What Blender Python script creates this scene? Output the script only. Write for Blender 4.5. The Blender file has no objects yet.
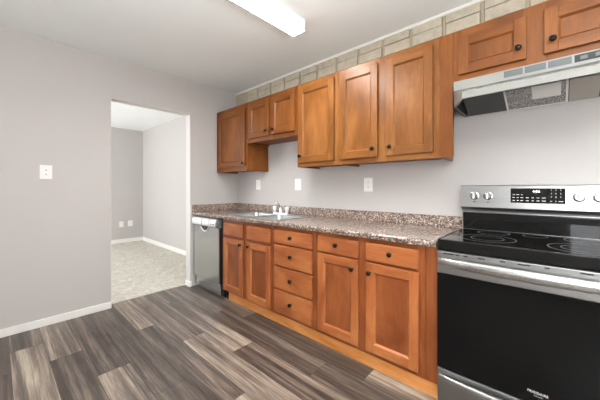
import bpy, bmesh, math, random
from mathutils import Vector, Matrix

random.seed(7)
scene = bpy.context.scene
COL = scene.collection

# ------------------------------------------------------------------ camera, world, lights, exposure
cam_data = bpy.data.cameras.new('camera')
cam = bpy.data.objects.new('camera', cam_data)
COL.objects.link(cam)
cam.location = (3.2042, -2.2254, 1.1699)
cam.rotation_euler = (math.pi / 2, 0, 0.7434)
cam_data.sensor_width = 36.0
cam_data.lens = 279.55 / 600 * 36.0
cam_data.shift_y = -(200 - 188.06) / 600
cam_data.clip_start = 0.02
scene.camera = cam

scene.view_settings.view_transform = 'Standard'
scene.view_settings.look = 'None'
scene.view_settings.gamma = 1.0
scene.view_settings.use_curve_mapping = False
scene.view_settings.exposure = 0.0

world = bpy.data.worlds.new('daylight')
scene.world = world
world.use_nodes = True
bg = world.node_tree.nodes['Background']
bg.inputs[0].default_value = (0.93, 0.96, 1.0, 1)
bg.inputs[1].default_value = 1.2


def area(name, loc, rot, sx, sy, power, color=(1, 1, 1), spread=180):
    d = bpy.data.lights.new(name, 'AREA')
    d.shape = 'RECTANGLE'
    d.size, d.size_y = sx, sy
    d.energy = power
    d.spread = math.radians(spread)
    d.color = color
    o = bpy.data.objects.new(name, d)
    COL.objects.link(o)
    o.location = loc
    o.rotation_euler = rot
    return o


# fill lights added outside unseen kitchen windows; daylight outside the next room's window
area('fill_rear', (3.9, -3.86, 1.45), (math.radians(118), 0, 0), 1.25, 1.25, 98, (0.96, 0.98, 1.0))  # added fill, tilted up towards ceiling and back wall
area('fill_rear_left', (1.1, -3.86, 1.45), (math.radians(118), 0, 0), 1.25, 1.25, 6, (0.96, 0.98, 1.0))  # weak added fill from the rear left
area('fill_side', (4.86, -2.2, 1.45), (math.radians(149), 0, math.radians(90)), 1.6, 1.3, 215, (0.95, 0.985, 1.0), 100)  # added fill, aimed steeply up to brighten the ceiling
area('daylight_next_room', (-2.0, -3.86, 1.3), (math.radians(122), 0, 0), 2.6, 2.0, 135, (0.96, 0.98, 1.0))
LAMP_STRENGTH = 88.0


# ------------------------------------------------------------------ materials
def new_mat(name, col=(0.8, 0.8, 0.8), rough=0.5, metal=0.0, **kw):
    m = bpy.data.materials.new(name)
    m.use_nodes = True
    b = m.node_tree.nodes['Principled BSDF']
    b.inputs['Base Color'].default_value = (*col, 1)
    b.inputs['Roughness'].default_value = rough
    b.inputs['Metallic'].default_value = metal
    for k, v in kw.items():
        b.inputs[k.replace('_', ' ')].default_value = v
    return m


def srgb(r, g, b):
    f = lambda c: (c / 255 / 12.92) if c / 255 <= 0.04045 else ((c / 255 + 0.055) / 1.055) ** 2.4
    return (f(r), f(g), f(b))


def nodes_of(m):
    nt = m.node_tree
    return nt, nt.nodes, nt.links, nt.nodes['Principled BSDF']


def ramp(nd, stops):
    r = nd.new('ShaderNodeValToRGB')
    e = r.color_ramp.elements
    while len(e) < len(stops):
        e.new(0.5)
    for i, (p, c) in enumerate(stops):
        e[i].position = p
        e[i].color = (*c, 1)
    return r


def coords(nd, ln, scale, rot=(0, 0, 0), kind='Object'):
    tc = nd.new('ShaderNodeTexCoord')
    mp = nd.new('ShaderNodeMapping')
    mp.inputs['Scale'].default_value = scale
    mp.inputs['Rotation'].default_value = rot
    ln.new(tc.outputs[kind], mp.inputs['Vector'])
    return mp.outputs['Vector']


def noise(nd, ln, vec, scale, detail=4, rough=0.55, dist=0.0):
    n = nd.new('ShaderNodeTexNoise')
    n.inputs['Scale'].default_value = scale
    n.inputs['Detail'].default_value = detail
    n.inputs['Roughness'].default_value = rough
    n.inputs['Distortion'].default_value = dist
    ln.new(vec, n.inputs['Vector'])
    return n.outputs['Fac']


def bump(nd, ln, b, height, strength, dist=0.01):
    bp = nd.new('ShaderNodeBump')
    bp.inputs['Strength'].default_value = strength
    bp.inputs['Distance'].default_value = dist
    ln.new(height, bp.inputs['Height'])
    ln.new(bp.outputs['Normal'], b.inputs['Normal'])


def mixc(nd, ln, fac, a, b, mode='MIX'):
    m = nd.new('ShaderNodeMix')
    m.data_type = 'RGBA'
    m.blend_type = mode
    for sock, v in ((0, fac), (6, a), (7, b)):
        if hasattr(v, 'links') or hasattr(v, 'is_linked'):
            ln.new(v, m.inputs[sock])
        elif sock == 0:
            m.inputs[0].default_value = v
        else:
            m.inputs[sock].default_value = (*v, 1)
    return m.outputs[2]


def painted(name, col, b_scale=160, b_str=0.08, rough=0.75):
    m = new_mat(name, col, rough)
    nt, nd, ln, b = nodes_of(m)
    v = coords(nd, ln, (1, 1, 1))
    n = noise(nd, ln, v, b_scale, 3)
    bump(nd, ln, b, n, b_str, 0.002)
    n2 = noise(nd, ln, v, 1.3, 2)
    r = ramp(nd, [(0.3, tuple(c * 0.975 for c in col)), (0.7, col)])
    ln.new(n2, r.inputs[0])
    ln.new(r.outputs[0], b.inputs['Base Color'])
    return m


def wood(name, dark, mid, light, axis='Z', rough=0.34):
    """Stained birch: blotchy tone with fine straight grain running along one axis."""
    m = new_mat(name, mid, rough)
    nt, nd, ln, b = nodes_of(m)
    k = {'Z': (1, 1, 0.09), 'X': (0.09, 1, 1)}[axis]
    kb = {'Z': (1, 1, 0.35), 'X': (0.35, 1, 1)}[axis]
    oi = nd.new('ShaderNodeObjectInfo')
    tc = nd.new('ShaderNodeTexCoord')
    add = nd.new('ShaderNodeVectorMath')
    add.operation = 'ADD'
    sc = nd.new('ShaderNodeVectorMath')
    sc.operation = 'SCALE'
    sc.inputs[0].default_value = (7.3, 3.1, 5.7)
    ln.new(oi.outputs['Random'], sc.inputs['Scale'])
    ln.new(tc.outputs['Object'], add.inputs[0])
    ln.new(sc.outputs[0], add.inputs[1])

    def mp(s):
        q = nd.new('ShaderNodeMapping')
        q.inputs['Scale'].default_value = s
        ln.new(add.outputs[0], q.inputs['Vector'])
        return q.outputs['Vector']
    grain = noise(nd, ln, mp(k), 95, 5, 0.6, 0.4)
    blotch = noise(nd, ln, mp(kb), 7, 3, 0.5, 0.6)
    r1 = ramp(nd, [(0.3, dark), (0.5, mid), (0.68, light)])
    ln.new(blotch, r1.inputs[0])
    r2 = ramp(nd, [(0.3, (0.72, 0.68, 0.64)), (0.6, (1, 1, 1))])
    ln.new(grain, r2.inputs[0])
    c = mixc(nd, ln, 0.65, r1.outputs[0], r2.outputs[0], 'MULTIPLY')
    ln.new(c, b.inputs['Base Color'])
    bump(nd, ln, b, grain, 0.05, 0.002)
    b.inputs['Specular IOR Level'].default_value = 0.25
    b.inputs['Coat Weight'].default_value = 0.04
    b.inputs['Coat Roughness'].default_value = 0.22
    return m


def wood_pair(name, d, m_, l):
    return [wood(name + '_vertical', d, m_, l, 'Z'), wood(name + '_horizontal', d, m_, l, 'X')]


M = {}
M['wall'] = painted('greige_wall_paint', srgb(192, 187, 184))
M['ceiling'] = painted('ceiling_paint', srgb(243, 246, 244), 220, 0.12, 0.9)
M['trim'] = new_mat('white_trim_paint', srgb(238, 236, 231), 0.4)
M['lit_reveal'] = new_mat('lit_reveal_paint', srgb(208, 203, 198), 0.6)  # wall paint lightened: next room's light on the reveal put into the colour
M['plastic'] = new_mat('white_plastic', srgb(240, 239, 235), 0.35)
M['plastic_grey'] = new_mat('slot_plastic', srgb(120, 116, 110), 0.5)
M['honey'] = wood_pair('honey_birch', srgb(106, 64, 26), srgb(128, 79, 35), srgb(142, 93, 47))
M['chestnut'] = wood_pair('chestnut_birch', srgb(100, 54, 19), srgb(118, 67, 25), srgb(134, 80, 34))
M['russet'] = wood_pair('russet_birch', srgb(138, 76, 40), srgb(160, 93, 52), srgb(176, 110, 64))
M['russet_panel'] = wood_pair('russet_panel_birch', srgb(112, 58, 28), srgb(134, 73, 38), srgb(148, 86, 47))
M['kick'] = wood('toe_kick_oak', srgb(200, 126, 64), srgb(220, 148, 84), srgb(230, 164, 102), 'X')
M['bronze'] = new_mat('dark_bronze', (0.012, 0.010, 0.009), 0.32, 0.7)
M['black'] = new_mat('black_gloss', (0.005, 0.005, 0.005), 0.04, 0.0, IOR=1.35)
M['cooktop_glass'] = new_mat('black_cooktop_glass', (0.005, 0.005, 0.005), 0.03, 0.0, IOR=1.36)
M['oven_glass'] = new_mat('black_oven_glass', (0.005, 0.005, 0.005), 0.06, 0.0, IOR=1.22)
M['oven_window'] = new_mat('oven_window_glass', (0.0055, 0.0055, 0.0055), 0.06, 0.0, IOR=1.22)
M['black_matte'] = new_mat('black_matte', (0.012, 0.012, 0.013), 0.55)
M['ring'] = new_mat('burner_ring_print', (0.22, 0.22, 0.22), 0.3)
M['print'] = new_mat('white_print', (0.75, 0.75, 0.73), 0.5)
M['grey_print'] = new_mat('grey_print', (0.3, 0.3, 0.3), 0.5)
M['chrome'] = new_mat('chrome', (0.86, 0.86, 0.87), 0.09, 1.0)
M['acrylic'] = new_mat('clear_acrylic_knob', (0.62, 0.63, 0.62), 0.15)
M['carcass'] = new_mat('cabinet_underside', srgb(120, 66, 32), 0.6)
M['dark_metal'] = new_mat('hood_interior', (0.10, 0.10, 0.10), 0.35, 0.7)
M['grey_panel'] = new_mat('hood_slot_panel', (0.10, 0.105, 0.11), 0.5)


def steel(name, col, rough, axis, strength=0.02):
    m = new_mat(name, col, rough, 1.0)
    nt, nd, ln, b = nodes_of(m)
    s = {'X': (2.5, 900, 900), 'Z': (900, 900, 2.5)}[axis]
    v = coords(nd, ln, s)
    n = noise(nd, ln, v, 1, 2)
    mr = nd.new('ShaderNodeMapRange')
    mr.inputs['To Min'].default_value = rough * 0.75
    mr.inputs['To Max'].default_value = rough * 1.3
    ln.new(n, mr.inputs['Value'])
    ln.new(mr.outputs[0], b.inputs['Roughness'])
    bump(nd, ln, b, n, strength, 0.0005)
    return m


M['steel'] = steel('brushed_steel', (0.35, 0.35, 0.345), 0.3, 'X')
M['steel_door'] = steel('brushed_steel_door', (0.42, 0.425, 0.425), 0.2, 'X', 0.02)
M['steel_bright'] = steel('brushed_steel_handle', (0.52, 0.52, 0.505), 0.28, 'X', 0.0)
M['silver'] = new_mat('silver_plastic', (0.8, 0.8, 0.79), 0.3, 0.6)
M['sink'] = new_mat('satin_sink_steel', (0.52, 0.53, 0.53), 0.3, 1.0)
M['knob_steel'] = new_mat('knob_steel', (0.42, 0.42, 0.41), 0.16, 1.0)
M['hood'] = new_mat('silver_hood_paint', srgb(134, 132, 127), 0.4)
M['lens_off'] = new_mat('unlit_hood_lens', srgb(176, 170, 160), 0.4)


def make_diffuser():
    m = new_mat('lit_diffuser', (0.9, 0.9, 0.88), 0.5)
    b = m.node_tree.nodes['Principled BSDF']
    b.inputs['Emission Color'].default_value = (1.0, 0.985, 0.975, 1)
    b.inputs['Emission Strength'].default_value = LAMP_STRENGTH
    return m


M['diffuser'] = make_diffuser()
M['clock'] = new_mat('lit_clock_digits', (0.9, 0.9, 0.9), 0.5)
_b = M['clock'].node_tree.nodes['Principled BSDF']
_b.inputs['Emission Color'].default_value = (0.9, 0.97, 1, 1)
_b.inputs['Emission Strength'].default_value = 1.6


def make_glass():
    m = bpy.data.materials.new('window_glass')
    m.use_nodes = True
    nt = m.node_tree
    nt.nodes.clear()
    o = nt.nodes.new('ShaderNodeOutputMaterial')
    t = nt.nodes.new('ShaderNodeBsdfTransparent')
    g = nt.nodes.new('ShaderNodeBsdfGlossy')
    g.inputs['Roughness'].default_value = 0.02
    x = nt.nodes.new('ShaderNodeMixShader')
    x.inputs[0].default_value = 0.06
    nt.links.new(t.outputs[0], x.inputs[1])
    nt.links.new(g.outputs[0], x.inputs[2])
    nt.links.new(x.outputs[0], o.inputs[0])
    return m


M['glass'] = make_glass()


def make_granite():
    m = new_mat('speckled_granite_laminate', (0.4, 0.33, 0.28), 0.16)
    nt, nd, ln, b = nodes_of(m)
    v = coords(nd, ln, (1, 1, 1))
    vo = nd.new('ShaderNodeTexVoronoi')
    vo.inputs['Scale'].default_value = 125
    ln.new(v, vo.inputs['Vector'])
    sx = nd.new('ShaderNodeSeparateColor')
    ln.new(vo.outputs['Color'], sx.inputs[0])
    r = ramp(nd, [(0.0, srgb(44, 37, 35)), (0.27, srgb(98, 80, 70)), (0.48, srgb(140, 123, 112)), (0.70, srgb(176, 163, 152)), (0.87, srgb(214, 207, 198))])
    r.color_ramp.interpolation = 'CONSTANT'
    ln.new(sx.outputs[0], r.inputs[0])
    n = noise(nd, ln, v, 240, 3, 0.7)
    r2 = ramp(nd, [(0.36, srgb(70, 56, 50)), (0.5, srgb(160, 136, 122)), (0.66, srgb(214, 202, 190))])
    ln.new(n, r2.inputs[0])
    c = mixc(nd, ln, 0.28, r.outputs[0], r2.outputs[0])
    n3 = noise(nd, ln, v, 9, 3)
    r3 = ramp(nd, [(0.35, (0.8, 0.76, 0.74)), (0.65, (1.05, 1.0, 0.98))])
    ln.new(n3, r3.inputs[0])
    c = mixc(nd, ln, 1.0, c, r3.outputs[0], 'MULTIPLY')
    ln.new(c, b.inputs['Base Color'])
    return m


M['granite'] = make_granite()


def make_planks():
    m = new_mat('grey_brown_vinyl_planks', (0.2, 0.17, 0.14), 0.33)
    nt, nd, ln, b = nodes_of(m)
    at = nd.new('ShaderNodeAttribute')
    at.attribute_name = 'plank'
    at.attribute_type = 'GEOMETRY'
    sep = nd.new('ShaderNodeSeparateColor')
    ln.new(at.outputs['Color'], sep.inputs[0])
    tc = nd.new('ShaderNodeTexCoord')
    off = nd.new('ShaderNodeCombineXYZ')
    mul = nd.new('ShaderNodeMath')
    mul.operation = 'MULTIPLY'
    mul.inputs[1].default_value = 23.0
    ln.new(sep.outputs[1], mul.inputs[0])
    ln.new(mul.outputs[0], off.inputs['Z'])
    ln.new(mul.outputs[0], off.inputs['X'])
    add = nd.new('ShaderNodeVectorMath')
    ln.new(tc.outputs['Object'], add.inputs[0])
    ln.new(off.outputs[0], add.inputs[1])

    def mp(s):
        q = nd.new('ShaderNodeMapping')
        q.inputs['Scale'].default_value = s
        ln.new(add.outputs[0], q.inputs['Vector'])
        return q.outputs['Vector']
    streak = noise(nd, ln, mp((0.5, 15, 1)), 1.0, 4, 0.55, 0.8)
    fine = noise(nd, ln, mp((5, 120, 1)), 1.0, 4, 0.65, 0.2)
    cloud = noise(nd, ln, mp((1.4, 5, 1)), 1.0, 2, 0.5, 0.8)
    # plank tone + streaks
    s1 = nd.new('ShaderNodeMath'); s1.operation = 'MULTIPLY_ADD'
    s1.inputs[1].default_value = 1.9; s1.inputs[2].default_value = -0.91
    ln.new(streak, s1.inputs[0])
    s2 = nd.new('ShaderNodeMath'); s2.operation = 'MULTIPLY_ADD'
    s2.inputs[1].default_value = 1.0; s2.inputs[2].default_value = -0.54
    ln.new(fine, s2.inputs[0])
    s3 = nd.new('ShaderNodeMath'); s3.operation = 'MULTIPLY_ADD'
    s3.inputs[1].default_value = 0.4; s3.inputs[2].default_value = -0.2
    ln.new(cloud, s3.inputs[0])
    a1 = nd.new('ShaderNodeMath'); a2 = nd.new('ShaderNodeMath'); a3 = nd.new('ShaderNodeMath')
    ln.new(sep.outputs[0], a1.inputs[0]); ln.new(s1.outputs[0], a1.inputs[1])
    ln.new(a1.outputs[0], a2.inputs[0]); ln.new(s2.outputs[0], a2.inputs[1])
    ln.new(a2.outputs[0], a3.inputs[0]); ln.new(s3.outputs[0], a3.inputs[1])
    r = ramp(nd, [(0.0, srgb(58, 50, 45)), (0.3, srgb(86, 76, 69)), (0.55, srgb(116, 103, 93)), (0.8, srgb(150, 136, 122)), (1.0, srgb(176, 164, 148))])
    ln.new(a3.outputs[0], r.inputs[0])
    # dark seam at the plank edges (uv)
    ln.new(r.outputs[0], b.inputs['Base Color'])
    bump(nd, ln, b, fine, 0.08, 0.001)
    return m


M['planks'] = make_planks()
M['seam'] = new_mat('plank_seam', srgb(52, 44, 40), 0.6)


def make_carpet():
    m = new_mat('pale_carpet', srgb(206, 200, 186), 0.95)
    nt, nd, ln, b = nodes_of(m)
    v = coords(nd, ln, (1, 1, 1))
    n = noise(nd, ln, v, 9, 4, 0.65, 2.5)
    r = ramp(nd, [(0.32, srgb(184, 178, 164)), (0.5, srgb(204, 198, 186)), (0.66, srgb(221, 216, 206))])
    ln.new(n, r.inputs[0])
    f = noise(nd, ln, v, 260, 2)
    c = mixc(nd, ln, 0.12, r.outputs[0], f, 'OVERLAY')
    ln.new(r.outputs[0], b.inputs['Base Color'])
    bump(nd, ln, b, n, 0.9, 0.03)
    return m


M['carpet'] = make_carpet()


def make_brick():
    m = new_mat('painted_tan_brick', srgb(198, 188, 170), 0.75)
    nt, nd, ln, b = nodes_of(m)
    v = coords(nd, ln, (1, 1, 1))
    n = noise(nd, ln, v, 22, 4, 0.6)
    r = ramp(nd, [(0.3, srgb(172, 161, 142)), (0.7, srgb(194, 184, 166))])
    ln.new(n, r.inputs[0])
    ln.new(r.outputs[0], b.inputs['Base Color'])
    bump(nd, ln, b, noise(nd, ln, v, 60, 4), 0.35, 0.004)
    return m


M['brick'] = make_brick()
M['mortar'] = painted('tan_mortar', srgb(164, 152, 131), 90, 0.3, 0.9)


def make_filter():
    m = new_mat('aluminium_mesh_filter', (0.3, 0.3, 0.3), 0.4, 0.8)
    nt, nd, ln, b = nodes_of(m)
    v = coords(nd, ln, (1, 1, 1))
    n = noise(nd, ln, v, 190, 3, 0.7)
    r = ramp(nd, [(0.38, (0.06, 0.06, 0.06)), (0.5, (0.34, 0.33, 0.32)), (0.62, (0.85, 0.84, 0.80))])
    ln.new(n, r.inputs[0])
    ln.new(r.outputs[0], b.inputs['Base Color'])
    bump(nd, ln, b, n, 0.5, 0.004)
    return m


M['filter'] = make_filter()


# ------------------------------------------------------------------ mesh helpers (all shapes in world coordinates)
class MB:
    def __init__(self):
        self.bm = bmesh.new()

    def box(self, x0, x1, y0, y1, z0, z1, bev=0.0, seg=2, mi=0):
        bm = self.bm
        vs = [bm.verts.new((x, y, z)) for x in (x0, x1) for y in (y0, y1) for z in (z0, z1)]
        fs = [bm.faces.new([vs[i] for i in q]) for q in
              ((0, 1, 3, 2), (4, 6, 7, 5), (0, 4, 5, 1), (2, 3, 7, 6), (0, 2, 6, 4), (1, 5, 7, 3))]
        for f in fs:
            f.material_index = mi
        if bev:
            es = list({e for f in fs for e in f.edges})
            r = bmesh.ops.bevel(bm, geom=es, offset=bev, segments=seg, profile=0.5, affect='EDGES')
            for f in r['faces']:
                f.material_index = mi
        return self

    def poly(self, pts, mi=0):
        f = self.bm.faces.new([self.bm.verts.new(p) for p in pts])
        f.material_index = mi
        return self

    def loft(self, rings, close=True, cap0=True, cap1=True, mi=0):
        vr = [[self.bm.verts.new(p) for p in r] for r in rings]
        n = len(vr[0])
        for a, b in zip(vr, vr[1:]):
            for i in range(n if close else n - 1):
                j = (i + 1) % n
                f = self.bm.faces.new((a[i], a[j], b[j], b[i]))
                f.material_index = mi
        if cap0:
            self.bm.faces.new(vr[0][::-1]).material_index = mi
        if cap1:
            self.bm.faces.new(vr[-1]).material_index = mi
        return self

    def lathe(self, origin, axis, prof, n=24, mi=0):
        """prof: (height along axis, radius)"""
        ax = Vector(axis).normalized()
        t = ax.orthogonal().normalized()
        u = ax.cross(t)
        o = Vector(origin)
        rings = []
        for h, r in prof:
            rings.append([o + ax * h + (t * math.cos(2 * math.pi * k / n) + u * math.sin(2 * math.pi * k / n)) * max(r, 1e-4) for k in range(n)])
        return self.loft(rings, mi=mi)

    def tube(self, pts, rad, n=14, mi=0):
        pts = [Vector(p) for p in pts]
        rads = rad if isinstance(rad, (list, tuple)) else [rad] * len(pts)
        rings = []
        up = None
        for i, p in enumerate(pts):
            d = (pts[min(i + 1, len(pts) - 1)] - pts[max(i - 1, 0)]).normalized()
            if up is None:
                up = d.orthogonal().normalized()
            up = (up - d * up.dot(d)).normalized()
            s = d.cross(up)
            rings.append([p + (up * math.cos(2 * math.pi * k / n) + s * math.sin(2 * math.pi * k / n)) * rads[i] for k in range(n)])
        return self.loft(rings, mi=mi)

    def prism_x(self, prof, x0, x1, mi=0):
        """prof: (y, z) outline extruded along x"""
        return self.loft([[(x0, y, z) for y, z in prof], [(x1, y, z) for y, z in prof]], mi=mi)

    def prism_z(self, prof, z0, z1, mi=0):
        return self.loft([[(x, y, z0) for x, y in prof], [(x, y, z1) for x, y in prof]], mi=mi)

    def build(self, name, mats, parent=None, smooth=True, origin=None):
        bmesh.ops.recalc_face_normals(self.bm, faces=self.bm.faces[:])
        me = bpy.data.meshes.new(name)
        o = bpy.data.objects.new(name, me)
        off = Vector((0, 0, 0))
        if parent is not None:
            p = parent
            while p is not None:
                off += p.location
                p = p.parent
        elif origin is not None:
            off = Vector(origin)
            o.location = off
        bmesh.ops.translate(self.bm, verts=self.bm.verts[:], vec=-off)
        self.bm.to_mesh(me)
        self.bm.free()
        for m in (mats if isinstance(mats, (list, tuple)) else [mats]):
            me.materials.append(m)
        if smooth:
            for p in me.polygons:
                p.use_smooth = True
            me.set_sharp_from_angle(angle=math.radians(50))
        wn = o.modifiers.new('weighted_normals', 'WEIGHTED_NORMAL')
        wn.keep_sharp = True
        wn.weight = 100
        COL.objects.link(o)
        if parent is not None:
            o.parent = parent
        return o


def tag(o, label, cat, group=None):
    o['label'] = label
    o['category'] = cat
    if group:
        o['group'] = group
    return o


def thing(name, label, cat, loc, group=None):
    o = bpy.data.objects.new(name, None)
    o.empty_display_size = 0.1
    o.location = loc
    COL.objects.link(o)
    return tag(o, label, cat, group)


def struct(o):
    o['kind'] = 'structure'
    return o


FONT_CACHE = {}


def text_part(name, body, height, center, mat, parent, depth=0.0006, slant=None):
    """Lettering standing on a plane that faces -y."""
    cu = bpy.data.curves.new(name, 'FONT')
    cu.body = body
    cu.size = 1.0
    cu.align_x = 'CENTER'
    cu.align_y = 'CENTER'
    cu.extrude = depth / height
    tmp = bpy.data.objects.new(name + '_tmp', cu)
    COL.objects.link(tmp)
    dg = bpy.context.evaluated_depsgraph_get()
    me = bpy.data.meshes.new_from_object(tmp.evaluated_get(dg))
    bpy.data.objects.remove(tmp)
    bpy.data.curves.remove(cu)
    s = height / 0.7
    mat4 = Matrix.Rotation(math.radians(90), 4, 'X') @ Matrix.Scale(s, 4)
    me.transform(mat4)
    off = Vector(center)
    p = parent
    while p is not None:
        off -= p.location
        p = p.parent
    me.transform(Matrix.Translation(off))
    me.name = name
    me.materials.clear()
    me.materials.append(mat)
    o = bpy.data.objects.new(name, me)
    COL.objects.link(o)
    o.parent = parent
    return o


# ------------------------------------------------------------------ room shell
H = 2.44
XR, YF = 4.7, -3.7          # right wall and rear wall of the kitchen
XL = -3.62                   # far wall of the next room

# floor planks
PW = 0.18
rows = {
    -0: [],
}
known = {   # row start y -> [(x_end, tone), ...]
    -2.16: [(0.35, 0.35), (1.5, 0.62), (2.7, 0.4), (5, 0.5)],
    -1.98: [(0.685, 0.60), (1.90, 0.24), (3.1, 0.55), (5, 0.4)],
    -1.80: [(1.10, 0.22), (2.3, 0.56), (3.5, 0.35), (5, 0.5)],
    -1.62: [(1.535, 0.28), (2.75, 0.36), (3.9, 0.55), (5, 0.4)],
    -1.44: [(0.67, 0.66), (1.89, 0.22), (3.1, 0.5), (5, 0.3)],
    -1.26: [(1.10, 0.50), (2.32, 0.66), (3.5, 0.4), (5, 0.5)],
    -1.08: [(0.30, 0.45), (1.50, 0.58), (2.72, 0.28), (5, 0.5)],
    -0.90: [(0.85, 0.40), (2.07, 0.30), (3.3, 0.26), (5, 0.4)],
    -0.72: [(1.12, 0.34), (2.335, 0.24), (3.5, 0.62), (5, 0.4)],
    -0.54: [(0.6, 0.3), (1.8, 0.4), (3.0, 0.3), (5, 0.4)],
}
fm = bmesh.new()
lay = fm.loops.layers.float_color.new('plank')
y = -3.78
k = 0
ys = []
while y < -0.02:
    ys.append(round(y, 2))
    y += PW
for y0 in ys:
    y1 = min(y0 + PW, 0.0)
    ya = max(y0, YF)
    segs = known.get(y0)
    if segs is None:
        x = random.uniform(0.2, 1.2)
        segs = []
        while x < 5:
            segs.append((x, random.uniform(0.22, 0.65)))
            x += 1.22
        segs.append((5.1, 0.4))
    x0 = -0.1
    for xe, tone in segs:
        xe = min(xe, XR)
        if xe <= x0:
            continue
        g = 0.0009
        f = fm.faces.new([fm.verts.new(p) for p in ((x0 + g, ya + g, 0), (xe - g, ya + g, 0), (xe - g, y1 - g, 0), (x0 + g, y1 - g, 0))])
        rnd = random.random()
        for lp in f.loops:
            lp[lay] = (tone, rnd, 0, 1)
        x0 = xe
# seam bed just under the planks and slab sides
z = -0.0015
f = fm.faces.new([fm.verts.new(p) for p in ((-0.1, YF, z), (XR, YF, z), (XR, 0, z), (-0.1, 0, z))])
f.material_index = 1
for lp in f.loops:
    lp[lay] = (0, 0, 0, 1)
fme = bpy.data.meshes.new('floor')
fm.to_mesh(fme)
fm.free()
fme.materials.append(M['planks'])
fme.materials.append(M['seam'])
fo = bpy.data.objects.new('floor', fme)
COL.objects.link(fo)
struct(fo)

struct(MB().box(XL, -0.1, YF, 0, -0.05, 0.006).build('floor_carpet', M['carpet'], smooth=False))
struct(MB().box(XL - 0.1, XR + 0.1, YF - 0.1, 0.1, H, H + 0.1).build('ceiling', M['ceiling'], smooth=False))

# wall with the doorway opening (0.1 m thick)
OY0, OY1, OH = -1.463, -0.668, 2.043
w = MB()
w.box(-0.1, 0, YF, OY0 - 0.006, 0, H).box(-0.1, 0, OY1 + 0.006, 0, 0, H).box(-0.1, 0, OY0 - 0.006, OY1 + 0.006, OH + 0.006, H)
struct(w.build('wall_left', M['wall'], smooth=False))
struct(MB().box(-0.1005, 0.001, OY0 - 0.0055, OY0, 0, OH).box(-0.1005, 0.001, OY1, OY1 + 0.0055, 0, OH).box(-0.1005, 0.001, OY0 - 0.0055, OY1 + 0.0055, OH, OH + 0.0055).build('lit_reveal_liner', M['lit_reveal'], smooth=False))  # thin boards added to carry the lit reveal colour
struct(MB().box(XL, XR, 0, 0.1, 0, H).build('wall_back', M['wall'], smooth=False))
struct(MB().box(XL - 0.1, XL, YF - 0.1, 0.1, 0, H).build('wall_far', M['wall'], smooth=False))
# right wall with an unseen window added for the side fill light
w = MB()
w.box(XR, XR + 0.1, YF - 0.1, -3.0, 0, H).box(XR, XR + 0.1, -1.4, 0.1, 0, H)
w.box(XR, XR + 0.1, -3.0, -1.4, 0, 0.8).box(XR, XR + 0.1, -3.0, -1.4, 2.1, H)
struct(w.build('wall_right', M['wall'], smooth=False))
# rear wall: unseen kitchen windows added for fill light, window in the next room
w = MB()
w.box(XL, -3.3, YF - 0.1, YF, 0, H).box(-3.3, -0.7, YF - 0.1, YF, 0, 0.3).box(-3.3, -0.7, YF - 0.1, YF, 2.3, H)
w.box(-0.7, 0.5, YF - 0.1, YF, 0, H).box(0.5, 1.7, YF - 0.1, YF, 2.1, H).box(0.5, 1.7, YF - 0.1, YF, 0, 0.85)
w.box(1.7, 3.3, YF - 0.1, YF, 0, H).box(3.3, 4.5, YF - 0.1, YF, 2.1, H).box(4.5, XR, YF - 0.1, YF, 0, H)
w.box(3.3, 4.5, YF - 0.1, YF, 0, 0.85)
struct(w.build('wall_rear', M['wall'], smooth=False))


def window(name, axis, a0, a1, z0, z1, pos, mullions):
    root = bpy.data.objects.new(name, None)
    COL.objects.link(root)
    root['kind'] = 'structure'
    fr, gl = MB(), MB()
    t = 0.05

    def bar(p0, p1, q0, q1):
        if axis == 'x':
            fr.box(p0, p1, pos - 0.03, pos + 0.03, q0, q1, 0.004, 1)
        else:
            fr.box(pos - 0.03, pos + 0.03, p0, p1, q0, q1, 0.004, 1)
    bar(a0, a1, z0, z0 + t)
    bar(a0, a1, z1 - t, z1)
    bar(a0, a0 + t, z0 + t, z1 - t)
    bar(a1 - t, a1, z0 + t, z1 - t)
    for m_ in mullions:
        bar(m_ - t / 2, m_ + t / 2, z0 + t, z1 - t)
    if axis == 'x':
        gl.box(a0 + t, a1 - t, pos - 0.004, pos + 0.004, z0 + t, z1 - t)
    else:
        gl.box(pos - 0.004, pos + 0.004, a0 + t, a1 - t, z0 + t, z1 - t)
    struct(fr.build('window_frame', M['trim'], root))
    struct(gl.build('window_pane', M['glass'], root, smooth=False))


window('added_window_1', 'x', 3.3, 4.5, 0.85, 2.1, YF - 0.05, [3.9])  # unseen, added and placed for the rear fill
window('added_window_4', 'x', 0.5, 1.7, 0.85, 2.1, YF - 0.05, [1.1])  # unseen, added for the rear left fill
window('added_window_2', 'y', -3.0, -1.4, 0.8, 2.1, XR + 0.05, [-2.2])  # unseen, added for the side fill
window('window_3', 'x', -3.3, -0.7, 0.3, 2.3, YF - 0.05, [-2.0])


def baseboard(name, path, h=0.064, t=0.013):
    """path: list of ((x, y), inward normal) segments given as (x0,y0,x1,y1) boxes"""
    b = MB()
    for x0, x1, y0, y1 in path:
        b.box(x0, x1, y0, y1, 0.0, h, 0.003, 1)
    return struct(b.build(name, M['trim']))


baseboard('baseboard_left', [(0.0005, 0.013, YF + 0.01, OY0)])
baseboard('baseboard_jamb', [(0.0005, 0.013, OY1 - 0.013, -0.652), (-0.1, 0.0, OY1 - 0.013, OY1 - 0.0005)])
baseboard('baseboard_rear', [(0.013, 4.69, YF + 0.0005, YF + 0.013)])
baseboard('baseboard_far', [(XL + 0.0005, XL + 0.013, YF, -0.013)], 0.085)
baseboard('baseboard_back', [(XL, -0.1005, -0.013, -0.0005)], 0.085)

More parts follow.
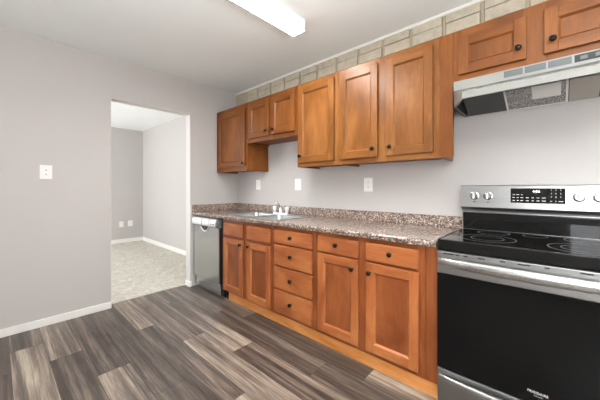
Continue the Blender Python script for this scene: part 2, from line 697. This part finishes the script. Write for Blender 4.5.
# tan stacked brick band between the wall cabinets and the ceiling, with the white cove strip above it
bb = MB()
bb.box(0.001, XR - 0.001, -0.006, -0.0005, 2.09, H - 0.001, mi=1)
BZ = [2.105, 2.19, 2.274, 2.358, 2.436]
x = 0.005
px = -0.009 - 0.236
while px < XR:
    for z0, z1 in zip(BZ, BZ[1:]):
        a, b_ = max(px + 0.026, 0.008), min(px + 0.236, XR - 0.01)
        if b_ - a > 0.03:
            j = random.uniform(-0.003, 0.003)
            bb.box(a, b_ + j, -0.024 - random.uniform(0, 0.005), -0.005, z0 + 0.0022, z1 - 0.0022, 0.003, 2, mi=0)
    if px > 0:
        bb.box(px + 0.002, px + 0.024, -0.019, -0.005, 2.105, 2.436, 0.002, 1, mi=1)
    px += 0.236
struct(bb.build('trim_2', [M['brick'], M['mortar']]))
struct(MB().prism_x([(-0.001, H - 0.001), (-0.034, H - 0.001), (-0.036, H - 0.009), (-0.030, H - 0.017), (-0.022, H - 0.02), (-0.001, H - 0.02)],
                    0.002, XR - 0.002).build('trim_1', M['trim']))

# ------------------------------------------------------------------ cabinets
UF, UD = -0.3136, -0.333      # wall cabinet face frame front / door front
BF, BD = -0.6096, -0.630      # base cabinet face frame front / door front
TOPZ = 2.13


def door_mesh(x0, x1, z0, z1, yb, yf, rail=0.057, stile=0.055):
    """Frame of a recessed-panel door: stiles (mat 0), rails (mat 1), chamfered inner edge."""
    m = MB()
    bv = 0.003
    ix0, ix1, iz0, iz1 = x0 + stile, x1 - stile, z0 + rail, z1 - rail
    m.box(x0, ix0, yf, yb, z0, z1, bv, 2, 0)
    m.box(ix1, x1, yf, yb, z0, z1, bv, 2, 0)
    m.box(ix0 - 0.001, ix1 + 0.001, yf + 0.0004, yb, z0 + 0.0005, iz0, bv, 2, 1)
    m.box(ix0 - 0.001, ix1 + 0.001, yf + 0.0004, yb, iz1, z1 - 0.0005, bv, 2, 1)
    # sloped bead around the panel
    d, yi = 0.010, yf + 0.0125
    o = [(ix0, yf + .002, iz0), (ix1, yf + .002, iz0), (ix1, yf + .002, iz1), (ix0, yf + .002, iz1)]
    i = [(ix0 + d, yi, iz0 + d), (ix1 - d, yi, iz0 + d), (ix1 - d, yi, iz1 - d), (ix0 + d, yi, iz1 - d)]
    for k in range(4):
        q = (k + 1) % 4
        m.poly([o[k], o[q], i[q], i[k]], 1 if k in (0, 2) else 0)
    p = MB()
    p.box(ix0 - 0.002, ix1 + 0.002, yi - 0.0008, yi + 0.006, iz0 - 0.002, iz1 + 0.002)
    return m, p


def knob_mesh(x, yf, z, r=0.0155):
    return MB().lathe((x, yf, z), (0, -1, 0), [(0, 0.009), (0.002, 0.009), (0.004, 0.006), (0.012, 0.0058), (0.015, r * 0.86), (0.019, r), (0.0235, r * 0.93), (0.027, r * 0.6), (0.0285, 0.0)], 24)


def cabinet(name, label, cat, x0, x1, z0, z1, yb, yf, yd, cols, mats, group=None, open_top=False, inner=None):
    """cols: [(door_x0, door_x1, [(z0, z1, kind, knob_x, knob_z or None, material or None)])]"""
    root = thing(name, label, cat, ((x0 + x1) / 2, (yb + yf) / 2, z0), group)
    fb = yf + 0.019
    c = MB()
    s = 0.016
    c.box(x0, x0 + s, fb, yb, z0, z1)
    c.box(x1 - s, x1, fb, yb, z0, z1)
    c.box(x0 + s, x1 - s, fb, yb, z0 + 0.018, z0 + 0.034, mi=1)
    if not open_top:
        c.box(x0 + s, x1 - s, fb, yb, z1 - 0.016, z1, mi=0)
    c.box(x0 + s, x1 - s, yb - 0.008, yb, z0 + 0.0345, z1 - 0.017, mi=1)
    c.build('carcass', [mats[0], M['carcass']], root, smooth=False)
    ff = MB()
    ins = 0.012
    prev = x0
    bv = 0.0012
    for dx0, dx1, items in cols:
        ff.box(prev, dx0 + ins, yf, fb, z0, z1, bv, 1, 0)
        items = sorted(items, key=lambda t: t[0])
        pz = z0
        for it in items:
            ff.box(dx0 + ins, dx1 - ins, yf, fb, pz, it[0] + ins, bv, 1, 1)
            pz = it[1] - ins
        ff.box(dx0 + ins, dx1 - ins, yf, fb, pz, z1, bv, 1, 1)
        prev = dx1 - ins
    ff.box(prev, x1, yf, fb, z0, z1, bv, 1, 0)
    ff.build('face_frame', inner or mats, root)
    for dx0, dx1, items in cols:
        for dz0, dz1, kind, kx, kz, mo in items:
            mm = mo or mats
            if kind == 'door':
                dm, pm = door_mesh(dx0, dx1, dz0, dz1, yf - 0.0022, yd)
                d = dm.build('door', mm, root)
                pm.build('door_panel', (inner or mm)[0], d, smooth=False)
            elif kind == 'drawer':
                d = MB().box(dx0, dx1, yd, yf - 0.0022, dz0, dz1, 0.005, 2).build('drawer', mm[1], root)
            else:
                d = MB().box(dx0, dx1, yd, yf - 0.0022, dz0, dz1, 0.005, 2).build('false_drawer_front', mm[1], root)
            if kx is not None:
                knob_mesh(kx, yd, kz).build('knob', M['bronze'], d)
    return root


GU, GB = 'wall cabinets along the back wall', 'base cabinets under the speckled counter'
cabinet('wall_cabinet', 'brown one-door wall cabinet in the far left corner against the grey side wall', 'cabinet',
        0.003, 0.643, 1.365, TOPZ, -0.002, UF, UD,
        [(0.045, 0.612, [(1.420, 2.075, 'door', 0.585, 1.452, None)])], M['chestnut'], GU)
cabinet('wall_cabinet', 'short brown two-door wall cabinet hung high over the sink', 'cabinet',
        0.645, 1.412, 1.668, TOPZ, -0.002, UF, UD,
        [(0.680, 1.020, [(1.713, 2.090, 'door', 0.982, 1.766, None)]), (1.056, 1.390, [(1.713, 2.090, 'door', 1.095, 1.766, None)])],
        M['chestnut'], GU)
cabinet('wall_cabinet', 'tall honey-coloured wall cabinet with a single door and its knob at lower left', 'cabinet',
        1.414, 1.872, 1.363, TOPZ, -0.002, UF, UD,
        [(1.440, 1.841, [(1.402, 2.092, 'door', 1.466, 1.463, None)])], M['honey'], GU)
cabinet('wall_cabinet', 'tall honey-coloured wall cabinet with two doors, left of the range hood', 'cabinet',
        1.874, 2.655, 1.363, TOPZ, -0.002, UF, UD,
        [(1.904, 2.232, [(1.402, 2.092, 'door', 2.198, 1.463, None)]), (2.300, 2.617, [(1.402, 2.092, 'door', 2.332, 1.463, None)])],
        M['honey'], GU)
cabinet('wall_cabinet', 'short brown two-door wall cabinet directly above the range hood', 'cabinet',
        2.732, 3.500, 1.817, TOPZ, -0.002, UF, UD,
        [(2.763, 3.086, [(1.855, 2.080, 'door', 3.052, 1.916, None)]), (3.155, 3.468, [(1.855, 2.080, 'door', 3.189, 1.916, None)])],
        M['chestnut'], GU)
o = MB().box(2.656, 2.731, UF, UF + 0.019, 1.363, TOPZ, 0.0012, 1).build('filler_strip', M['chestnut'][0], origin=(2.69, UF, 1.363))
tag(o, 'narrow plain wood filler strip between the tall wall cabinet and the hood cabinet', 'filler strip')

CB = 0.852   # underside of the counter
cabinet('base_cabinet', 'sink base cabinet with two doors and two plain false drawer fronts', 'cabinet',
        0.622, 1.411, 0.105, CB, -0.03, BF, BD,
        [(0.658, 0.985, [(0.122, 0.662, 'door', 0.957, 0.622, None), (0.690, 0.815, 'false', None, None, None)]),
         (1.055, 1.384, [(0.122, 0.662, 'door', 1.083, 0.622, None), (0.690, 0.815, 'false', None, None, None)])],
        M['russet'], GB, True, M['russet_panel'])
cabinet('base_cabinet', 'base cabinet with a stack of four drawers, right of the sink cabinet', 'cabinet',
        1.413, 1.880, 0.105, CB, -0.03, BF, BD,
        [(1.438, 1.854, [(0.130, 0.318, 'drawer', 1.636, 0.235, None), (0.331, 0.512, 'drawer', 1.636, 0.424, None),
                         (0.524, 0.696, 'drawer', 1.636, 0.618, None), (0.710, 0.820, 'drawer', 1.636, 0.768, None)])],
        M['russet'], GB, False, M['russet_panel'])
cabinet('base_cabinet', 'wide base cabinet with two drawers over two doors, nearest the stove', 'cabinet',
        1.882, 2.664, 0.105, CB, -0.03, BF, BD,
        [(1.912, 2.249, [(0.134, 0.696, 'door', 2.207, 0.634, None), (0.712, 0.821, 'drawer', 2.078, 0.773, None)]),
         (2.305, 2.635, [(0.134, 0.696, 'door', 2.333, 0.634, None), (0.712, 0.821, 'drawer', 2.470, 0.773, None)])],
        M['russet'], GB, False, M['russet_panel'])
o = MB().box(2.665, 2.729, BF, BF + 0.019, 0.105, CB, 0.0012, 1).build('filler_strip', M['russet_panel'][0], origin=(2.70, BF, 0.105))
tag(o, 'narrow plain wood filler strip between the base cabinets and the stove', 'filler strip')
o = MB().box(0.665, 2.730, -0.569, -0.552, 0.0, 0.104, 0.001, 1).build('toe_kick_board', M['kick'], origin=(1.7, -0.56, 0))
tag(o, 'long orange wood toe kick board under the base cabinets', 'toe kick')

# ------------------------------------------------------------------ countertop with backsplash
CT = 0.888
SX0, SX1, SY0, SY1 = 0.665, 1.425, -0.575, -0.112      # sink cut-out (rim covers its edge)
ct = thing('countertop', 'brown speckled granite-look countertop with low backsplash', 'countertop', (1.36, -0.32, CB + 0.001))
m = MB()
zb = CB + 0.001
xr = 2.729
m.box(0.002, xr, -0.60, SY0, zb, CT).box(0.002, xr, SY1, -0.002, zb, CT)
m.box(0.002, SX0, SY0, SY1, zb, CT).box(SX1, xr, SY0, SY1, zb, CT)
r = 0.014
prof = [(-0.60, zb), (-0.638, zb)]
prof += [(-0.6455 + r - r * math.cos(a), CT - r + r * math.sin(a)) for a in [math.radians(d) for d in (0, 22, 45, 68, 90)]]
prof += [(-0.60, CT)]
m.prism_x(prof, 0.002, xr)
m.build('worktop', M['granite'], ct)
m = MB()
m.box(0.022, xr, -0.022, -0.002, CT, 0.969, 0.003, 2)
m.build('backsplash', M['granite'], ct)
m = MB()
m.box(0.002, 0.021, -0.642, -0.002, CT, 0.969, 0.003, 2)
m.build('side_splash', M['granite'], ct)


# ------------------------------------------------------------------ sink
def rrect(x0, x1, y0, y1, r, z, n=6):
    pts = []
    for cx, cy, a0 in ((x1 - r, y1 - r, 0), (x0 + r, y1 - r, 90), (x0 + r, y0 + r, 180), (x1 - r, y0 + r, 270)):
        for k in range(n + 1):
            a = math.radians(a0 + 90 * k / n)
            pts.append((cx + r * math.cos(a), cy + r * math.sin(a), z))
    return pts


sink = thing('kitchen_sink', 'double-bowl stainless steel drop-in sink set in the counter', 'sink', (1.045, -0.355, CT))
BW = [(0.690, 1.030, -0.555, -0.215), (1.060, 1.400, -0.555, -0.215)]
# rim: flat flange with two rounded holes built as strips
rm = bmesh.new()
zr = CT + 0.004
outer = rrect(0.650, 1.440, -0.590, -0.096, 0.035, zr)
loops = [outer] + [rrect(*b, 0.055, zr) for b in BW]
es = []
for lp in loops:
    vs = [rm.verts.new(p) for p in lp]
    es += [rm.edges.new((vs[i], vs[(i + 1) % len(vs)])) for i in range(len(vs))]
bmesh.ops.triangle_fill(rm, use_beauty=True, edges=es)
for f in [f for f in rm.faces if any(b[0] + .02 < f.calc_center_median().x < b[1] - .02 and b[2] + .02 < f.calc_center_median().y < b[3] - .02 for b in BW)]:
    rm.faces.remove(f)
mb = MB()
mb.bm.free()
mb.bm = rm
o1 = rrect(0.650, 1.440, -0.590, -0.096, 0.035, zr)
o2 = rrect(0.646, 1.444, -0.594, -0.092, 0.037, CT + 0.0005)
mb.loft([o1, o2], cap0=False, cap1=False)
mb.build('rim', M['sink'], sink)
for b in BW:
    x0, x1, y0, y1 = b
    m = MB()
    rings = [rrect(x0, x1, y0, y1, 0.055, zr)]
    for dz, inn, rr in ((0.004, 0.003, 0.054), (0.02, 0.006, 0.055), (0.13, 0.014, 0.06), (0.155, 0.022, 0.062), (0.167, 0.045, 0.065)):
        rings.append(rrect(x0 + inn, x1 - inn, y0 + inn, y1 - inn, rr, zr - dz))
    m.loft(rings, cap0=False, cap1=True)
    bo = m.build('bowl', M['sink'], sink)
    MB().lathe(((x0 + x1) / 2, (y0 + y1) / 2, zr - 0.1665), (0, 0, 1), [(0, 0.045), (0.003, 0.045), (0.004, 0.038), (0.002, 0.034), (0.001, 0.0)], 24).build('drain', M['chrome'], bo)

fa = thing('faucet', 'chrome two-handle kitchen faucet behind the sink bowls', 'faucet', (1.0, -0.136, zr))
m = MB()
m.loft([rrect(0.885, 1.115, -0.163, -0.109, 0.026, zr + h_) for h_ in (0.0004, 0.010)] + [rrect(0.892, 1.108, -0.157, -0.115, 0.021, zr + 0.016)])
m.build('base_plate', M['chrome'], fa)
m = MB()
m.lathe((1.0, -0.136, zr + 0.014), (0, 0, 1), [(0, 0.021), (0.02, 0.018), (0.035, 0.016), (0.05, 0.015), (0.056, 0.0)], 20)
m.build('spout_body', M['chrome'], fa)
sp = [(1.0, -0.136, zr + 0.045), (1.0, -0.138, zr + 0.06), (0.998, -0.146, zr + 0.085), (0.993, -0.160, zr + 0.108), (0.987, -0.178, zr + 0.124), (0.982, -0.190, zr + 0.124), (0.980, -0.196, zr + 0.112)]
MB().tube(sp, [0.012, 0.012, 0.0115, 0.0115, 0.012, 0.0125, 0.012], 14).build('spout', M['chrome'], fa)
for hx in (0.905, 1.095):
    m = MB()
    m.lathe((hx, -0.136, zr + 0.014), (0, 0, 1), [(0, 0.02), (0.012, 0.017), (0.022, 0.013), (0.024, 0.021), (0.055, 0.024), (0.066, 0.018), (0.07, 0.0)], 16)
    m.build('handle', M['acrylic'], fa)

# ------------------------------------------------------------------ dishwasher
dw = thing('dishwasher', 'stainless steel dishwasher under the counter beside the doorway', 'dishwasher', (0.31, -0.32, 0))
MB().box(0.006, 0.618, -0.600, -0.03, 0.03, 0.848).build('tub', M['black_matte'], dw, smooth=False)
MB().box(0.030, 0.588, -0.640, -0.6005, 0.155, 0.742, 0.006, 3).build('door', M['steel_door'], dw)
m = MB()
cp = [(-0.6005, 0.744), (-0.634, 0.744), (-0.650, 0.750), (-0.657, 0.765), (-0.657, 0.800), (-0.648, 0.825), (-0.630, 0.838), (-0.6005, 0.840)]
m.prism_x(cp, 0.028, 0.245).prism_x(cp, 0.262, 0.405).prism_x(cp, 0.421, 0.545)
cpd = [(y_ + 0.010 if y_ < -0.61 else y_, z_) for y_, z_ in cp]
m.prism_x(cpd, 0.245, 0.262, 1).prism_x(cpd, 0.405, 0.421, 1)
cpo = m.build('control_panel', [M['silver'], M['grey_panel']], dw)
MB().prism_x(cp, 0.546, 0.590).build('end_cap', M['grey_panel'], dw)
for bx in (0.44, 0.475, 0.51):
    MB().box(bx, bx + 0.02, -0.660, -0.6565, 0.776, 0.786, 0.001, 1).build('button', M['grey_panel'], cpo)
# pocket handle: dark recess with a bright smile-shaped lip
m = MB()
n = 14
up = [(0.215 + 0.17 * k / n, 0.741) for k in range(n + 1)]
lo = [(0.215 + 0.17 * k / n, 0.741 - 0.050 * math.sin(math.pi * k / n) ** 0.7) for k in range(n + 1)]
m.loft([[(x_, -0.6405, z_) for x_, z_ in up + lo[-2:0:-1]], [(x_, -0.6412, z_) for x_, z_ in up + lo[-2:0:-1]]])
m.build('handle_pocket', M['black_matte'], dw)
MB().tube([(x_, -0.643, z_ - 0.003) for x_, z_ in lo], [0.005 + 0.004 * math.sin(math.pi * k / n) for k in range(n + 1)], 10).build('handle', M['silver'], dw)
MB().box(0.030, 0.588, -0.622, -0.6005, 0.035, 0.150, 0.003, 2).build('access_panel', M['steel_door'], dw)
MB().box(0.02, 0.60, -0.57, -0.56, 0.0, 0.034).build('toe_panel', M['black_matte'], dw, smooth=False)

# ------------------------------------------------------------------ range
RX0, RX1 = 2.738, 3.496
RC = (RX0 + RX1) / 2
rg = thing('kitchen_range', 'stainless steel electric range with black glass cooktop and oven door', 'stove', (RC, -0.34, 0))
m = MB()
m.box(RX0 + 0.004, RX1 - 0.004, -0.612, -0.03, 0.045, 0.868)
m.build('body', M['black_matte'], rg, smooth=False)
for fx in (RX0 + 0.05, RX1 - 0.05):
    for fy in (-0.55, -0.08):
        MB().lathe((fx, fy, 0), (0, 0, 1), [(0, 0.018), (0.008, 0.018), (0.01, 0.010), (0.046, 0.010)], 14).build('foot', M['black_matte'], rg)
# cooktop
CZ = 0.902
m = MB()
prof = [(-0.100, 0.869), (-0.100, CZ), (-0.642, CZ), (-0.6465, CZ - 0.0015), (-0.648, CZ - 0.005), (-0.6475, 0.850), (-0.645, 0.848), (-0.6125, 0.848), (-0.6125, 0.869)]
m.prism_x(prof, RX0 + 0.004, RX1 - 0.004)
ck = m.build('cooktop', M['cooktop_glass'], rg)
for xa in (RX0, RX1 - 0.0065):
    m = MB()
    m.prism_x([(-0.10, 0.870), (-0.10, CZ + 0.003), (-0.63, CZ + 0.003), (-0.642, CZ - 0.003), (-0.642, 0.870)], xa, xa + 0.0065)
    m.build('side_trim', M['steel'], ck)


def ring(cx, cy, r, w_, name='burner_ring'):
    m = MB()
    n = 48
    a = [(cx + r * math.cos(2 * math.pi * k / n), cy + r * math.sin(2 * math.pi * k / n), CZ + 0.0004) for k in range(n)]
    b_ = [(cx + (r - w_) * math.cos(2 * math.pi * k / n), cy + (r - w_) * math.sin(2 * math.pi * k / n), CZ + 0.0004) for k in range(n)]
    m.loft([a, b_], cap0=False, cap1=False)
    m.build(name, M['ring'], ck)


for cx, cy, rr in ((2.930, -0.455, 0.125), (2.930, -0.455, 0.075), (3.305, -0.475, 0.135), (3.305, -0.475, 0.09), (2.925, -0.215, 0.08), (3.310, -0.215, 0.08), (3.115, -0.20, 0.055)):
    ring(cx, cy, rr, 0.003)
# backguard: sloped steel control panel over a black riser
m = MB()
m.prism_x([(-0.004, 0.870), (-0.004, 1.188), (-0.120, 1.188), (-0.134, 1.186), (-0.138, 1.181), (-0.148, 1.050), (-0.146, 1.045), (-0.112, 1.015), (-0.112, 0.870)], RX0, RX1)
bgd = m.build('backguard', M['steel'], rg)
m = MB()
m.prism_x([(-0.1125, CZ + 0.0015), (-0.118, CZ + 0.0015), (-0.120, 1.006), (-0.1125, 1.013)], RX0 + 0.006, RX1 - 0.006)
m.build('riser_panel', M['black'], rg)


def on_guard(z):          # y of the sloped control face at height z
    return -0.138 - 0.010 * (1.181 - z) / 0.131


def guard_plate(x0, x1, z0, z1, t, mat, name, parent):
    m = MB()
    m.prism_x([(on_guard(z0) + 0.0005, z0), (on_guard(z1) + 0.0005, z1), (on_guard(z1) - t, z1), (on_guard(z0) - t, z0)], x0, x1)
    return m.build(name, mat, parent, smooth=False)


disp = guard_plate(3.000, 3.238, 1.083, 1.168, 0.002, M['black'], 'display_panel', rg)
DY = lambda z: on_guard(z) - 0.0025
text_part('clock_digits', '4:06', 0.014, (3.117, DY(1.152), 1.150), M['clock'], disp)
pad = ['123', '456', '789']
for r_, row in enumerate(pad):
    for c_, ch in enumerate(row):
        z_ = 1.158 - r_ * 0.0195
        text_part('key_print', ch, 0.0075, (3.181 + c_ * 0.019, DY(z_), z_), M['print'], disp)
text_part('key_print', '0', 0.0075, (3.200, DY(1.0965), 1.0965), M['print'], disp)


def tick(x, z, wd, mat=M['print'], h=0.0032):
    MB().box(x - wd / 2, x + wd / 2, DY(z) - 0.0004, DY(z) + 0.0006, z - h / 2, z + h / 2).build('key_print', mat, disp, smooth=False)


for i_, (x_, wd) in enumerate([(3.016, 0.010), (3.034, 0.012), (3.053, 0.007)]):
    tick(x_, 1.131, wd)
for z_ in (1.114, 1.097):
    for x_, wd in ((3.015, 0.010), (3.034, 0.009), (3.053, 0.013), (3.078, 0.013), (3.102, 0.010), (3.125, 0.012), (3.150, 0.017)):
        tick(x_, z_, wd)
tick(3.180, 1.0965, 0.010, M['grey_print'])
tick(3.220, 1.0965, 0.018)


def range_knob(x, z):
    y0 = on_guard(z)
    k_ = MB()
    ax = Vector((0, -1, 0.076)).normalized()
    k_.lathe((x, y0 + 0.0005, z), ax, [(0, 0.0255), (0.003, 0.0255), (0.004, 0.022), (0.02, 0.0195), (0.024, 0.017), (0.0245, 0.0)], 28)
    kb = k_.build('knob', M['knob_steel'], rg)
    MB().box(x - 0.0055, x + 0.0055, y0 - 0.034, y0 - 0.0235, z - 0.019, z + 0.019, 0.003, 2).build('knob_grip', M['silver'], kb)
    MB().box(x - 0.001, x + 0.001, y0 - 0.0347, y0 - 0.0339, z + 0.004, z + 0.017).build('pointer', M['black_matte'], kb, smooth=False)
    # printed dial ticks around the knob and the burner mark beneath
    t_ = MB()
    for a in range(-140, 141, 35):
        ra = math.radians(a)
        cx_, cz_ = x + 0.032 * math.sin(ra), z + 0.032 * math.cos(ra)
        t_.box(cx_ - 0.001, cx_ + 0.001, on_guard(cz_) - 0.0005, on_guard(cz_) + 0.0006, cz_ - 0.001, cz_ + 0.001)
    t_.box(x - 0.006, x + 0.006, on_guard(z - .038) - 0.0005, on_guard(z - .038) + 0.0006, z - 0.041, z - 0.036)
    t_.build('dial_print', M['black_matte'], rg, smooth=False)


for x_ in (2.813, 2.885, 3.290, 3.364):
    range_knob(x_, 1.121)

# oven door
dr = MB().box(RX0 + 0.002, RX1 - 0.002, -0.654, -0.6125, 0.727, 0.842, 0.003, 2).build('oven_door', M['steel'], rg)
MB().box(RX0 + 0.002, RX1 - 0.002, -0.655, -0.6125, 0.236, 0.7265, 0.002, 2).build('door_glass', M['oven_glass'], dr)
MB().box(RX0 + 0.150, RX1 - 0.150, -0.6556, -0.6545, 0.408, 0.690).build('oven_window', M['oven_window'], dr, smooth=False)
for xa, xb in ((2.769, 2.820), (2.826, 2.845), (2.862, 2.880), (2.925, 2.952), (3.010, 3.030), (3.075, 3.118), (3.165, 3.182), (3.272, 3.310), (3.36, 3.40)):
    MB().box(xa, xb, -0.6552, -0.6535, 0.8285, 0.8345, 0.0005, 1).build('vent_slot', M['black_matte'], dr)


def arch_handle(name, zc, h_end, h_mid, proud, parent, y_face):
    """Broad bowed handle that tapers to its ends."""
    rings = []
    n = 28
    for k in range(n + 1):
        t = k / n
        x_ = RX0 + 0.012 + (RX1 - RX0 - 0.024) * t
        s = math.sin(math.pi * t) ** 0.45 if 0 < t < 1 else 0
        hh = (h_end + (h_mid - h_end) * s) / 2
        yb = y_face - 0.0005 - proud * 0.45 * s
        yf = y_face - 0.012 - proud * s
        zz = zc
        ring_ = []
        for q in range(16):
            a = 2 * math.pi * q / 16
            cy = (yb + yf) / 2
            ring_.append((x_, cy + (yf - yb) / 2 * math.cos(a), zz + hh * math.sin(a)))
        rings.append(ring_)
    return MB().loft(rings).build(name, M['steel_bright'], parent)


arch_handle('handle', 0.792, 0.026, 0.052, 0.042, dr, -0.654)
text_part('maker_lettering', 'FRIGIDAIRE', 0.0095, (3.143, -0.6556, 0.290), M['print'], dr)
text_part('maker_lettering', 'GALLERY', 0.0055, (3.146, -0.6556, 0.2765), M['grey_print'], dr)
# storage drawer
sd = MB().box(RX0 + 0.002, RX1 - 0.002, -0.652, -0.6125, 0.052, 0.230, 0.004, 2).build('storage_drawer', M['steel'], rg)
arch_handle('handle', 0.196, 0.016, 0.034, 0.030, sd, -0.652)

# ------------------------------------------------------------------ range hood
hd = thing('range_hood', 'silver under-cabinet range hood with mesh filter above the stove', 'range hood', (RC, -0.24, 1.665))
HX0, HX1 = 2.737, 3.495
HT, HS, LT, LB = 1.814, 1.754, 1.702, 1.666
FX0, FX1 = HX0 + 0.079, HX1 - 0.079


def hood_loop(z, f=1.0, inset=0.0, yb=-0.004):
    """six-sided plan, front corners cut off; inset shrinks it"""
    i = inset
    return [(HX0 + i, yb - i, z), (HX0 + i, -0.310 + i * 0.3, z), (FX0 + i * 0.4, -0.475 + i, z), (FX1 - i * 0.4, -0.475 + i, z), (HX1 - i, -0.310 + i * 0.3, z), (HX1 - i, yb - i, z)]


def strip_loop(z, inset=0.0):
    i = inset
    return [(HX0 + i, -0.004 - i, z), (HX0 + i, -0.325, z), (HX0 + i + 0.003, -0.336 + i, z), (HX1 - i - 0.003, -0.336 + i, z), (HX1 - i, -0.325, z), (HX1 - i, -0.004 - i, z)]


m = MB()
m.loft([strip_loop(HT), strip_loop(HS), hood_loop(LT), hood_loop(LB), hood_loop(LB, inset=0.011), ], cap0=True, cap1=False)
inner = [hood_loop(LB, inset=0.011), hood_loop(LT, inset=0.012), strip_loop(HS - 0.004, 0.012)]
m.loft(inner, cap0=False, cap1=True, mi=1)
m.build('canopy', [M['hood'], M['dark_metal']], hd)
# crease shadow line: the strip sits a little proud of the slope
m = MB()
m.box(HX0 + 0.004, HX1 - 0.004, -0.3435, -0.3355, HS + 0.002, HT - 0.0005, 0.001, 1)
fs = m.build('front_strip', M['hood'], hd)
for xa, xb in ((2.990, 3.071), (3.079, 3.163), (3.171, 3.257)):
    MB().box(xa, xb, -0.3441, -0.3430, 1.772, 1.8065).build('vent_grille', M['grey_panel'], fs, smooth=False)
sw = MB().box(3.266, 3.40, -0.3444, -0.3430, 1.772, 1.8065).build('switch_plate', M['black_matte'], fs, smooth=False)
for xa in (3.285, 3.335):
    MB().box(xa, xa + 0.026, -0.3490, -0.3444, 1.780, 1.798, 0.002, 1).build('switch', M['grey_panel'], sw)
MB().box(3.368, 3.392, -0.3448, -0.3443, 1.788, 1.791).build('switch_print', M['print'], sw, smooth=False)


def slope(y_):             # filter plane: high at the front, low at the wall
    return 1.742 - (y_ + 0.20) * 0.075 / 0.185


def slab(x0, x1, ya, yb_, t, mat, name, parent, lift=0.0):
    m = MB()
    m.prism_x([(ya, slope(ya) - lift), (yb_, slope(yb_) - lift), (yb_, slope(yb_) - lift - t), (ya, slope(ya) - lift - t)], x0, x1)
    return m.build(name, mat, parent, smooth=False)


slab(HX0 + 0.02, HX1 - 0.02, -0.20, -0.016, 0.002, M['dark_metal'], 'baffle', hd, -0.003)
fl = slab(2.980, 3.240, -0.198, -0.018, 0.005, M['filter'], 'filter', hd)
for args in ((2.970, 2.980, -0.20, -0.016), (3.240, 3.250, -0.20, -0.016)):
    slab(*args, 0.007, M['trim'], 'filter_frame', fl)
slab(2.980, 3.240, -0.022, -0.016, 0.007, M['trim'], 'filter_frame', fl)
slab(3.098, 3.221, -0.197, -0.088, 0.001, M['plastic'], 'label_sticker', fl, 0.0052)
slab(3.254, 3.37, -0.195, -0.018, 0.004, M['lens_off'], 'light_lens', hd)

# ------------------------------------------------------------------ ceiling light
cl = thing('ceiling_light', 'long lit fluorescent wraparound light fixture on the ceiling', 'ceiling light', (1.745, -1.25, H))
m = MB()
m.box(1.684, 1.806, -1.86, -0.645, 2.3605, H - 0.001, 0.003, 2)
m.build('housing', M['trim'], cl)
m = MB()
m.box(1.689, 1.801, -1.855, -0.650, 2.3575, 2.360)
m.build('diffuser', M['diffuser'], cl)

# ------------------------------------------------------------------ wall plates


def plate(name, label, c, axis, wd, ht, kind, group=None):
    """axis 'y': on the back wall facing -y; axis 'x': on a wall facing +x"""
    cx, cy, cz = c
    root = thing(name, label, 'wall plate' if kind == 'jack' else ('switch' if kind in ('switch',) else 'outlet'), c, group)

    def bx(u0, u1, d0, d1, z0, z1, bev, nm, mat, par):
        m = MB()
        if axis == 'y':
            m.box(cx + u0, cx + u1, cy - d1, cy - d0, cz + z0, cz + z1, bev, 2)
        else:
            m.box(cx + d0, cx + d1, cy + u0, cy + u1, cz + z0, cz + z1, bev, 2)
        return m.build(nm, mat, par)
    bx(-wd / 2, wd / 2, 0.0005, 0.007, -ht / 2, ht / 2, 0.002, 'plate', M['plastic'], root)
    if kind == 'switch':
        rk = bx(-0.017, 0.017, 0.0071, 0.010, -0.033, 0.033, 0.0015, 'rocker', M['plastic'], root)
    elif kind in ('outlet', 'small'):
        for s in (-1, 1):
            f_ = bx(-0.017, 0.017, 0.0071, 0.0095, s * 0.020 - 0.0145, s * 0.020 + 0.0145, 0.003, 'receptacle', M['plastic'], root)
            for u in (-0.007, 0.007):
                bx(u - 0.0012, u + 0.0012, 0.0094, 0.0099, s * 0.020 - 0.002, s * 0.020 + 0.007, 0, 'slot', M['plastic_grey'], f_)
            bx(-0.002, 0.002, 0.0094, 0.0099, s * 0.020 - 0.010, s * 0.020 - 0.006, 0, 'slot', M['plastic_grey'], f_)
    else:
        m = MB()
        m.lathe((cx + 0.0071, cy, cz), (1, 0, 0), [(0, 0.030), (0.003, 0.029), (0.004, 0.026), (0.0042, 0)], 28)
        d_ = m.build('round_insert', M['plastic'], root)
        for zz in (0.016, -0.02):
            MB().lathe((cx + 0.0113, cy, cz + zz), (1, 0, 0), [(0, 0.0045), (0.003, 0.004), (0.0034, 0)], 12).build('stud', M['plastic_grey'], d_)
    return root


plate('wall_outlet', 'white outlet plate on the back wall beneath the left corner cabinet', (0.452, 0, 1.211), 'y', 0.082, 0.125, 'outlet')
plate('light_switch', 'white switch plate on the back wall above the counter right of the faucet', (1.131, 0, 1.209), 'y', 0.088, 0.124, 'switch')
plate('wall_outlet', 'white outlet plate on the back wall beneath the tall two-door cabinet', (1.980, 0, 1.200), 'y', 0.086, 0.122, 'outlet')
plate('wall_plate', 'white wall plate with round insert alone on the left grey wall', (0, -1.937, 1.306), 'x', 0.080, 0.118, 'jack')
plate('wall_outlet', 'white outlet plate low on the far wall of the carpeted room, left of the pair', (XL, -0.418, 0.400), 'x', 0.080, 0.120, 'small')
plate('wall_outlet', 'white outlet plate low on the far wall of the carpeted room, right of the pair', (XL, -0.250, 0.405), 'x', 0.090, 0.122, 'small')
